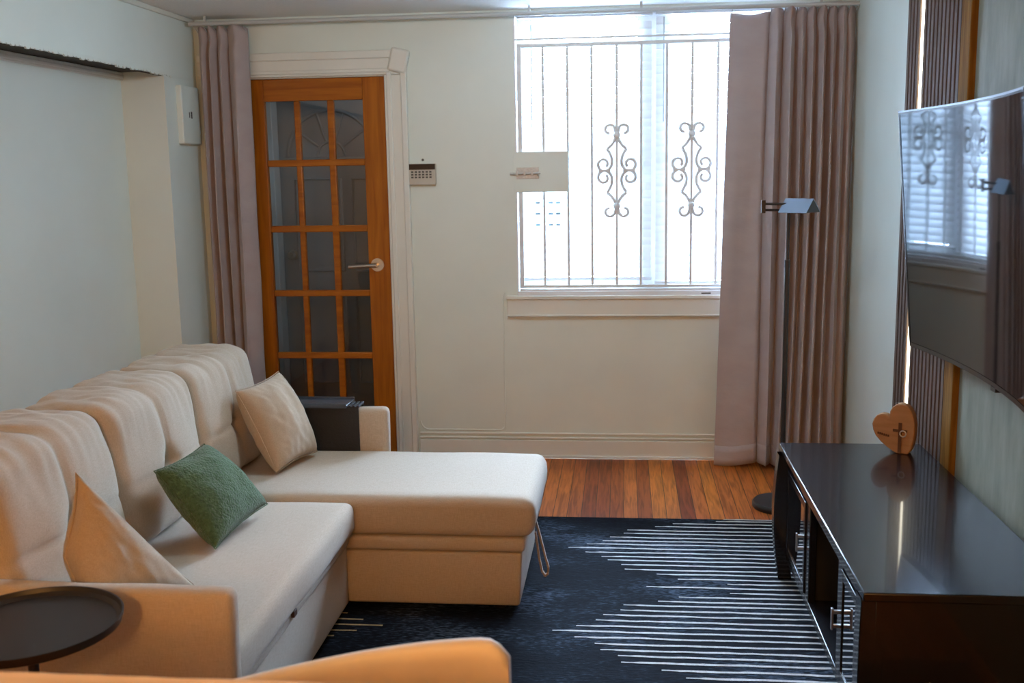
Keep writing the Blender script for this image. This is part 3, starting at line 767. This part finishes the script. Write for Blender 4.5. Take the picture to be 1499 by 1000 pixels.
# ------------------------------------------------------------------ floor lamp
lx, ly = .742, 4.95
fl = thing('floor_lamp', (lx, ly, 0), 'black pharmacy floor lamp standing in front of the long curtain', 'floor lamp')
MB().lathe([(0, 0), (.128, 0), (.132, .006), (.132, .024), (.126, .032), (.02, .036), (0, .036)], (lx-.005, 4.905, 0), 56).build('base', M['black_metal'], fl, smooth=40)
w = MB(); w.tube([(lx-.005, 4.905, .03), (lx, 4.915, .3), (lx+.002, 4.93, 1.15)], .0115, 16); w.build('pole', M['black_metal'], fl, smooth=60)
w = MB(); w.tube([(lx+.002, 4.93, 1.14), (lx+.002, 4.935, 1.40)], .0075, 14); w.cyl((lx+.002, 4.93, 1.13), (lx+.002, 4.93, 1.165), .0135, 16); w.build('upper_pole', M['black_metal'], fl, smooth=60)
w = MB(); w.tube([(.640, 4.93, 1.392), (.765, 4.935, 1.390)], .006, 12); w.tube([(.640, 4.93, 1.420), (.76, 4.90, 1.418)], .006, 12); w.box((.622, 4.92, 1.378), (.640, 4.94, 1.436)); w.build('swing_arm', M['black_metal'], fl, smooth=40)
rd = Vector((.78, -.62, 0)).normalized(); pd = Vector((-.62, -.78, 0)).normalized()
c = Vector((.728, 4.93, 1.442)); L = .140; hw_ = .062; hh_ = .060
w = MB()
for sgn in (1, -1):
    a0, a1 = c, c+rd*L; b0, b1 = c+pd*hw_*sgn-Vector((0, 0, hh_)), c+rd*L+pd*hw_*sgn-Vector((0, 0, hh_))
    n = (a1-a0).cross(b0-a0).normalized()*.0025
    w.prism([a0, a1, b1, b0], n)
sh = w.build('lamp_shade', M['sheen_plate'], fl)
for e_ in (c, c+rd*(L-.003)):  # near dark plate stands in for the shaded inside of the open end
    w = MB(); w.prism([e_-Vector((0, 0, .002)), e_+pd*(hw_-.003)-Vector((0, 0, hh_)), e_-pd*(hw_-.003)-Vector((0, 0, hh_))], rd*.003); w.build('shaded_end', M['black_metal'], sh)
w = MB(); w.cyl(c+rd*.03-Vector((0, 0, .03)), c+rd*.11-Vector((0, 0, .03)), .011, 14); w.build('bulb', M['white'], fl, smooth=40)

# ------------------------------------------------------------------ rug
RX0, RX1, RY0, RY1 = -1.75, 1.10, 1.9, 4.685
w = MB(); w.box((RX0, RY0, 0.0005), (RX1, RY1, .010), 0)
rg = w.build('rug', [M['rug'], M['rug_stripe'], M['rug_gold']], origin=(0, 0, 0), bevel=.003)
tag(rg, 'black rug with blue flecks and jagged ivory stripes under sofa and console', 'rug')
def ribbon(xa, xb, y, wd, mat, name, seed):
    w = MB(); n = max(6, int((xb-xa)/.02))
    def f(u, v):
        x = xa+(xb-xa)*u
        k = 1 if x > xa+.06 else .55
        yc = y + .006*noise.noise(Vector((x*5, y*37, seed)))+.0025*noise.noise(Vector((x*22, y*37, seed+3)))
        ww = wd*k*(1+.25*noise.noise(Vector((x*30, y*51, seed))))
        return Vector((x, yc+(v-.5)*ww, .0118))
    w.grid(f, n, 1)
    w.build(name, mat, rg)
st = [(.45, 4.676), (.414, 4.648), (.22, 4.607), (.14, 4.563), (.017, 4.511), (.001, 4.468), (-.058, 4.418), (-.089, 4.373), (-.156, 4.330), (-.232, 4.281), (-.158, 4.233), (-.09, 4.186), (-.064, 4.142), (-.009, 4.096), (.005, 4.047), (.13, 4.003), (.21, 3.958), (.396, 3.915), (.087, 3.873), (.397, 3.826), (.205, 3.782), (.127, 3.738), (0, 3.694), (-.011, 3.650), (-.073, 3.606), (-.098, 3.558), (-.165, 3.510), (-.246, 3.464), (-.167, 3.418), (-.097, 3.370), (-.077, 3.324), (-.018, 3.282), (-.008, 3.238), (.121, 3.190), (.195, 3.142), (.33, 3.098), (.10, 3.05), (.41, 3.0), (.22, 2.955), (.13, 2.91), (0, 2.865), (-.08, 2.82), (-.16, 2.77), (-.24, 2.72)]
for k, (x, y) in enumerate(st): ribbon(x, 1.085, y, .0125, M['rug_stripe'], 'stripe', 1.7)
for x, y in ((-.999, 3.558), (-.928, 3.509), (-.847, 3.463), (-.929, 3.414), (-.998, 3.368)): ribbon(-1.6, x, y, .0095, M['rug_gold'], 'stripe', 4.1)

# ------------------------------------------------------------------ sofa
so = thing('sectional_sofa', (-1.2, 3.3, .01), 'oat linen sectional sofa with a chaise facing the black console', 'sofa')
SY0, SY1 = 2.30, 4.322; AW = .07
iy0, iy1 = SY0+AW, SY1-AW
RUGZ = .011
w = MB(); w.soft((-1.93, SY0+.01, .035), (-1.72, SY1-.01, .74), .03, .12); w.build('back_frame', M['linen'], so, smooth=180)
def arm_disp(p, n): return p + n*(.004*noise.noise(p*5))
w = MB(); w.soft((-1.92, SY0, .035), (-.930, SY0+AW, .614), .026, .06, arm_disp); w.build('arm', M['linen'], so, smooth=180)
w = MB(); w.soft((-1.92, SY1-AW, .035), (-.985, SY1, .614), .026, .06, arm_disp); w.build('arm', M['linen'], so, smooth=180)
# seat base, rail and cushion (pull-out half)
w = MB(); w.soft((-1.75, iy0+.002, .035), (-1.000, 3.598, .262), .012, .10); w.build('seat_base', M['linen'], so, smooth=50)
w = MB(); w.soft((-1.70, iy0+.004, .264), (-.988, 3.597, .302), .014, .08); w.build('seat_rail', M['linen'], so, smooth=60)
def seat_disp(p, n):
    u = (p.x+1.33)/.36; v = (p.y-(iy0+3.597)/2)/.6
    b = max(0, 1-u*u)**.6*max(0, 1-v*v)**.6 if abs(u) < 1 and abs(v) < 1 else 0
    q = p.copy()
    if n.z > .2: q.z += .010*b*n.z
    return q + n*(.004*noise.noise(p*4))
w = MB(); w.soft((-1.66, iy0+.003, .304), (-.962, 3.597, .425), .034, .035, seat_disp); w.build('seat_cushion', M['linen'], so, smooth=180)
w = MB(); w.box((-.992, 2.905, .283), (-.978, 2.935, .303)); w.build('pull_tab', M['tag'], so, bevel=.002)
# chaise half
w = MB(); w.soft((-1.75, 3.602, .035), (-.362, iy1-.004, .235), .012, .10, lambda p, n: Vector((p.x - .012*(1-p.z/.235)*(1 if p.x > -.8 else 0), p.y, p.z))); w.build('chaise_base', M['linen'], so, smooth=50)
w = MB(); w.soft((-1.70, 3.600, .237), (-.350, iy1-.004, .290), .018, .08); w.build('chaise_rail', M['linen'], so, smooth=60)
def ch_disp(p, n):
    u = (p.x+1.0)/.70; v = (p.y-3.92)/.33
    b = max(0, 1-u*u)**.6*max(0, 1-v*v)**.6 if abs(u) < 1 and abs(v) < 1 else 0
    q = p.copy()
    if n.z > .2: q.z += .008*b*n.z
    if n.x > .2: q.x += .012*n.x*math.sin(PI*min(1, max(0, (p.z-.29)/.15)))
    return q + n*(.004*noise.noise(p*4))
w = MB(); w.soft((-1.66, 3.600, .290), (-.322, iy1-.003, .437), .036, .035, ch_disp); w.build('chaise_cushion', M['linen'], so, smooth=180)
raw = [(-.338,.262), (-.318,.187), (-.300,.112), (-.289,.075), (-.291,.050), (-.301,.042), (-.312,.060), (-.322,.110), (-.330,.180), (-.337,.235)]
pts = []
for k in range(len(raw)-1):
    for q in range(4):
        f_ = q/4; pts.append((raw[k][0]*(1-f_)+raw[k+1][0]*f_, 3.905-.004*k, raw[k][1]*(1-f_)+raw[k+1][1]*f_))
w = MB()
for (p, q) in zip(pts[:-1], pts[1:]):
    p, q = Vector(p), Vector(q); d = (q-p); c_ = (p+q)/2
    w.obox(c_, d*.55, Vector((0, .009, 0)), d.cross(Vector((0, 1, 0))).normalized()*.0034)
w.build('pull_strap', M['strap'], so)
for x, y in ((-1.85, 2.36), (-1.05, 2.36), (-1.85, 4.26), (-.45, 4.2), (-.45, 3.66)):
    w = MB(); w.cyl((x, y, .0112), (x, y, .04), .022, 16); w.build('foot', M['sofa_foot'], so, smooth=40)
# tufted back cushions
CW = (iy1-iy0)/3
def back_cushion(k, z1=.885):
    ya, yb = iy0+k*CW+.003, iy0+(k+1)*CW-.003+(.0 if k < 2 else .0); yc = (ya+yb)/2; hwid = (yb-ya)/2
    z0 = .43; zc = .635
    def disp(p, n):
        u = (p.y-yc)/hwid; v = (p.z-z0)/(z1-z0)
        q = p.copy()
        fu = max(0, 1-u*u); fv = max(0, 1-(2*v-1)**2)
        if n.x > 0:
            q.x += n.x*(.042*fu**.5*(.45+.55*fv**.5))
            # crossed seams and the button
            sv = math.exp(-abs(u)*hwid/.013)*(1 if p.z > zc-.01 else .35)
            shz = math.exp(-abs(p.z-zc)/.013)
            bt = math.exp(-((p.y-yc)**2+(p.z-zc)**2)/(.045**2))
            q.x -= n.x*(.024*sv + .013*shz*(.4+.6*fu) + .048*bt)
        if n.z > 0:
            q.z += n.z*(.012*fu**.6 - .014*math.exp(-abs(u)*hwid/.022))
        if abs(n.y) > .3: q.y += n.y*.006*fv
        # puckers near the top edge
        if v > .6: q += n*(.010*noise.noise(Vector((p.y*30, p.z*5, p.x*14+k*9)))*(v-.6)/.4)
        q += n*(.010*noise.noise(Vector((p.y*6, p.z*6, k*5+p.x*4))))
        # lean back
        q.x += -(p.z-z0)*.17
        return q
    w = MB(); w.soft((-1.80, ya, z0), (-1.505, yb, z1), .050, .012, disp); w.build('back_cushion', M['linen'], so, smooth=180)
for k in range(3): back_cushion(k, (.905, .895, .890)[k])

# armrest organizer draped over the far arm
t = thing('armrest_organizer', (-1.25, SY1-AW, .618), 'black armrest organizer draped over the sofa arm in front of the door', 'armrest organizer')
oy0, oy1 = SY1-AW-.006, SY1+.006
w = MB(); w.box((-1.42, oy0-.004, .432), (-1.104, oy0, .624)); w.box((-1.42, oy1, .40), (-1.104, oy1+.004, .624)); w.build('side_flap', M['organizer'], t, bevel=.002)
w = MB(); w.box((-1.42, oy0-.03, .622), (-1.15, oy1+.03, .634)); w.box((-1.42, oy0-.03, .63), (-1.15, oy0-.024, .642)); w.box((-1.42, oy1+.024, .63), (-1.15, oy1+.03, .642)); w.build('tray', M['organizer_top'], t, bevel=.002)
w = MB()
for k in range(3): w.box((-1.148+k*.018, oy0-.004, .620), (-1.138+k*.018, oy1+.004, .628))
w.build('strap', M['organizer'], t, bevel=.001)

# ------------------------------------------------------------------ scatter pillows from four corners
def pillow(name, c00, c10, c11, c01, th, m, label, seed, k=.07, parts=True, crease=None, n=34):
    c00, c10, c11, c01 = map(Vector, (c00, c10, c11, c01)); ctr = (c00+c10+c11+c01)/4
    nr = ((c10-c00)+(c11-c01)).cross((c01-c00)+(c11-c10)).normalized()
    def P(u, v, side):
        uu = u*(1-k*(1-v*v)*abs(u)); vv = v*(1-k*(1-u*u)*abs(v))
        a, b = (uu+1)/2, (vv+1)/2
        p = c00*(1-a)*(1-b)+c10*a*(1-b)+c11*a*b+c01*(1-a)*b
        prof = (max(0, 1-u**2)*max(0, 1-v**2))**.42
        e = noise.noise(Vector((u*2.1, v*2.1, seed+side)))*.10 + noise.noise(Vector((u*5, v*5, seed+side*2)))*.05
        # wrinkles that run out of the corners
        r = (1-abs(u))*(1-abs(v))
        e += .10*noise.noise(Vector(((u+v)*9, (u-v)*2.5, seed)))*math.exp(-r*5)
        t_ = th/2*prof*(1+e)
        if crease: t_ -= th*.22*math.exp(-((u-crease[0])**2+(v-crease[1])**2*4)/.10)*prof
        return p + nr*side*t_
    w = MB()
    w.grid(lambda a, b: P(2*a-1, 2*b-1, 1), n, n); w.grid(lambda a, b: P(2*a-1, 2*b-1, -1), n, n)
    bmesh.ops.remove_doubles(w.bm, verts=w.bm.verts[:], dist=1e-4)
    o = w.build(name, m, origin=ctr, smooth=180)
    o.modifiers.new('sub', 'SUBSURF').levels = 1; o.modifiers['sub'].render_levels = 1
    tag(o, label, 'pillow', 'scatter pillows on the sofa')
    # piping seam round the edge
    pts = []
    for j in range(n): pts.append(P(-1+2*j/n, -1, 0))
    for j in range(n): pts.append(P(1, -1+2*j/n, 0))
    for j in range(n): pts.append(P(1-2*j/n, 1, 0))
    for j in range(n): pts.append(P(-1, 1-2*j/n, 0))
    s = MB(); s.tube(pts, .0022, 6, closed=True); s.build('edge_seam', m, o, smooth=60)
    return o
pillow('scatter_pillow', (-1.256, 3.015, .452), (-1.216, 3.393, .475), (-1.415, 3.36, .695), (-1.466, 3.08, .68), .16, M['green'],
       'green boucle pillow resting against the middle back cushion', 3, crease=(0, .9))
pillow('scatter_pillow', (-1.328, 3.825, .455), (-1.253, 4.12, .462), (-1.42, 4.18, .787), (-1.49, 3.87, .77), .17, M['pillow_linen'],
       'sand linen pillow at the chaise end beside the black organizer', 8)
pillow('scatter_pillow', (-1.36, 2.42, .46), (-1.20, 2.74, .44), (-1.40, 2.50, .845), (-1.43, 2.465, .63), .17, M['pillow_linen'],
       'sand linen pillow slumped against the arm behind the black tray table', 15)

# ------------------------------------------------------------------ round tray table
tx, ty, tz = -1.291, 2.062, .64; tr = .194
t = thing('tray_table', (tx, ty, 0), 'round black metal tray table next to the sofa arm', 'side table')
MB().lathe([(0, -.004), (tr-.012, -.004), (tr-.004, .0), (tr, .012), (tr+.001, .020), (tr-.003, .020), (tr-.006, .010), (tr-.016, .003), (0, .003)], (tx, ty, tz-.018), 80).build('tray', M['tray_black'], t, smooth=35)
MB().cyl((tx, ty, .02), (tx, ty, tz-.021), .0115, 20).build('post', M['black_metal'], t, smooth=40)
MB().lathe([(0, 0), (.145, 0), (.148, .006), (.14, .014), (.02, .02), (0, .02)], (tx, ty, .011), 56).build('base', M['black_metal'], t, smooth=40)

# ------------------------------------------------------------------ foreground counter and tan chair
t = thing('counter_table', (-.75, .95, 0), 'pale wooden high table at the bottom edge nearest the viewer', 'table')
w = MB(); n = 60
def edge(x): return 1.303 + .004*noise.noise(Vector((x*14, 2, 0)))+.003*noise.noise(Vector((x*40, 5, 0)))
poly = [(-1.6, .62, .88)] + [(-1.6+1.5*i/n, edge(-1.6+1.5*i/n), .88) for i in range(n+1)] + [(-.10, .62, .88)]
w.prism(poly[::-1], (0, 0, .04)); w.build('tabletop', M['counter'], t, bevel=.006)
for x in (-1.52, -.18):
    for y in (.7, 1.22):
        w = MB(); w.box((x-.025, y-.025, 0), (x+.025, y+.025, .88)); w.build('leg', M['chair_leg'], t, bevel=.003)
ch = thing('dining_chair', (-.42, 1.8, 0), 'tan leather chair with a rounded back beyond the wooden table', 'chair')
# back: curved shell, far side raised
def cb(u, v, off):
    x = -.72+.52*u
    yy = 1.475+.285*math.sin(min(1, .15+.85*u)*PI/2)
    z0, z1 = .50, .757+.014*u - (0 if u < .9 else .035*((u-.9)/.1)**2.4) - (.0 if u > .1 else .06*((.1-u)/.1)**2)
    return Vector((x, yy+off-(v*.02), z0+(z1-z0)*v))
w = MB()
def closed(u, v):
    # cross section of the padded back: up the near face, over the rounded rim, down the far face
    if v < .42: return cb(u, v/.42, -.018)
    if v > .58: return cb(u, (1-v)/.42, .018)
    a = (v-.42)/.16*PI
    return cb(u, 1, -.018*math.cos(a)) + Vector((0, 0, .014*math.sin(a)))
w.grid(closed, 30, 30)
# rounded end caps
for u in (0, 1):
    vs = [w.bm.verts.new(closed(u, j/30)) for j in range(31)]; w.bm.faces.new(vs)
bmesh.ops.remove_doubles(w.bm, verts=w.bm.verts[:], dist=1e-4)
w.build('backrest', M['tan'], ch, smooth=70)
w = MB(); w.soft((-.68, 1.82, .40), (-.22, 2.20, .47), .03, .06); w.build('seat', M['tan'], ch, smooth=180)
for x in (-.64, -.26):
    for y in (1.86, 2.16):
        w = MB(); w.cyl((x, y, .0125), (x*.98-.008, y*.995+.01, .415), .013, 14, .018); w.build('leg', M['chair_leg'], ch, smooth=40)
w = MB(); w.box((-.58, 1.62, .43), (-.52, 1.86, .455)); w.box((-.34, 1.72, .43), (-.28, 1.86, .455)); w.box((-.58, 1.60, .43), (-.52, 1.64, .54)); w.box((-.34, 1.70, .43), (-.28, 1.74, .54)); w.build('back_bracket', M['chair_leg'], ch, bevel=.003)

# ------------------------------------------------------------------ light
wd = bpy.data.worlds.new('daylight'); sc.world = wd; wd.use_nodes = True
bg = wd.node_tree.nodes['Background']; bg.inputs[0].default_value = (.60, .78, 1.05, 1); bg.inputs[1].default_value = 225.0
def lamp(name, kind, loc, col, power, **kw):
    l = bpy.data.lights.new(name, kind); l.color = col; l.energy = power
    for k, v in kw.items(): setattr(l, k, v)
    o = bpy.data.objects.new(name, l); COL.objects.link(o); o.location = loc; return o
lamp('warm_room_lamp', 'POINT', (.0, -2.1, 2.25), (1.0, .42, .10), 140, shadow_soft_size=.13)
lamp('warm_counter_fill', 'POINT', (-.75, .55, 1.30), (1.0, .54, .20), 22, shadow_soft_size=.07)  # added unseen warm source that brightens the chair and counter, no real lamp
cl = lamp('cool_overhead_fill', 'POINT', (-.55, 3.9, 2.29), (.66, .86, 1.0), 26, shadow_soft_size=.09)  # added cool source overhead to lift walls and ceiling, has no fixture
lamp('vestibule_fill', 'POINT', (-1.5, D+.55, 2.25), (.8, .92, 1.0), 2.2, shadow_soft_size=.08)  # added unseen source that brightens the vestibule behind the panes
po = lamp('sky_portal', 'AREA', (.16, D+.26, 1.66), (1, 1, 1), 1, shape='RECTANGLE', size=1.6, size_y=1.6)
po.rotation_euler = (math.radians(90), 0, 0); po.data.cycles.is_portal = True
po.rotation_euler = (math.radians(-90), 0, 0)

# ------------------------------------------------------------------ camera
cd = bpy.data.cameras.new('camera'); co = bpy.data.objects.new('camera', cd); COL.objects.link(co)
cd.sensor_width = 36; cd.sensor_fit = 'HORIZONTAL'; cd.lens = 1550/1499*36; cd.clip_start = .05
fw = Vector((-.10467989, .98132022, -.16140862)); rt = Vector((.99450592, .1032402, -.01730442)); up = Vector((.000317320, .162333256, .986735939))
m = Matrix(((rt.x, up.x, -fw.x), (rt.y, up.y, -fw.y), (rt.z, up.z, -fw.z))).to_4x4(); m.translation = Vector((0, 0, 1.59877))
co.matrix_world = m
cd.dof.use_dof = True; cd.dof.focus_distance = 4.2; cd.dof.aperture_fstop = 4.5
sc.camera = co
sc.view_settings.view_transform = 'Standard'; sc.view_settings.look = 'None'; sc.view_settings.gamma = 1; sc.view_settings.use_curve_mapping = False
sc.view_settings.exposure = 0.2
sc.cycles.use_denoising = True
sc.cycles.max_bounces = 10; sc.cycles.diffuse_bounces = 6; sc.cycles.transparent_max_bounces = 12
sc.cycles.sample_clamp_indirect = 8.0
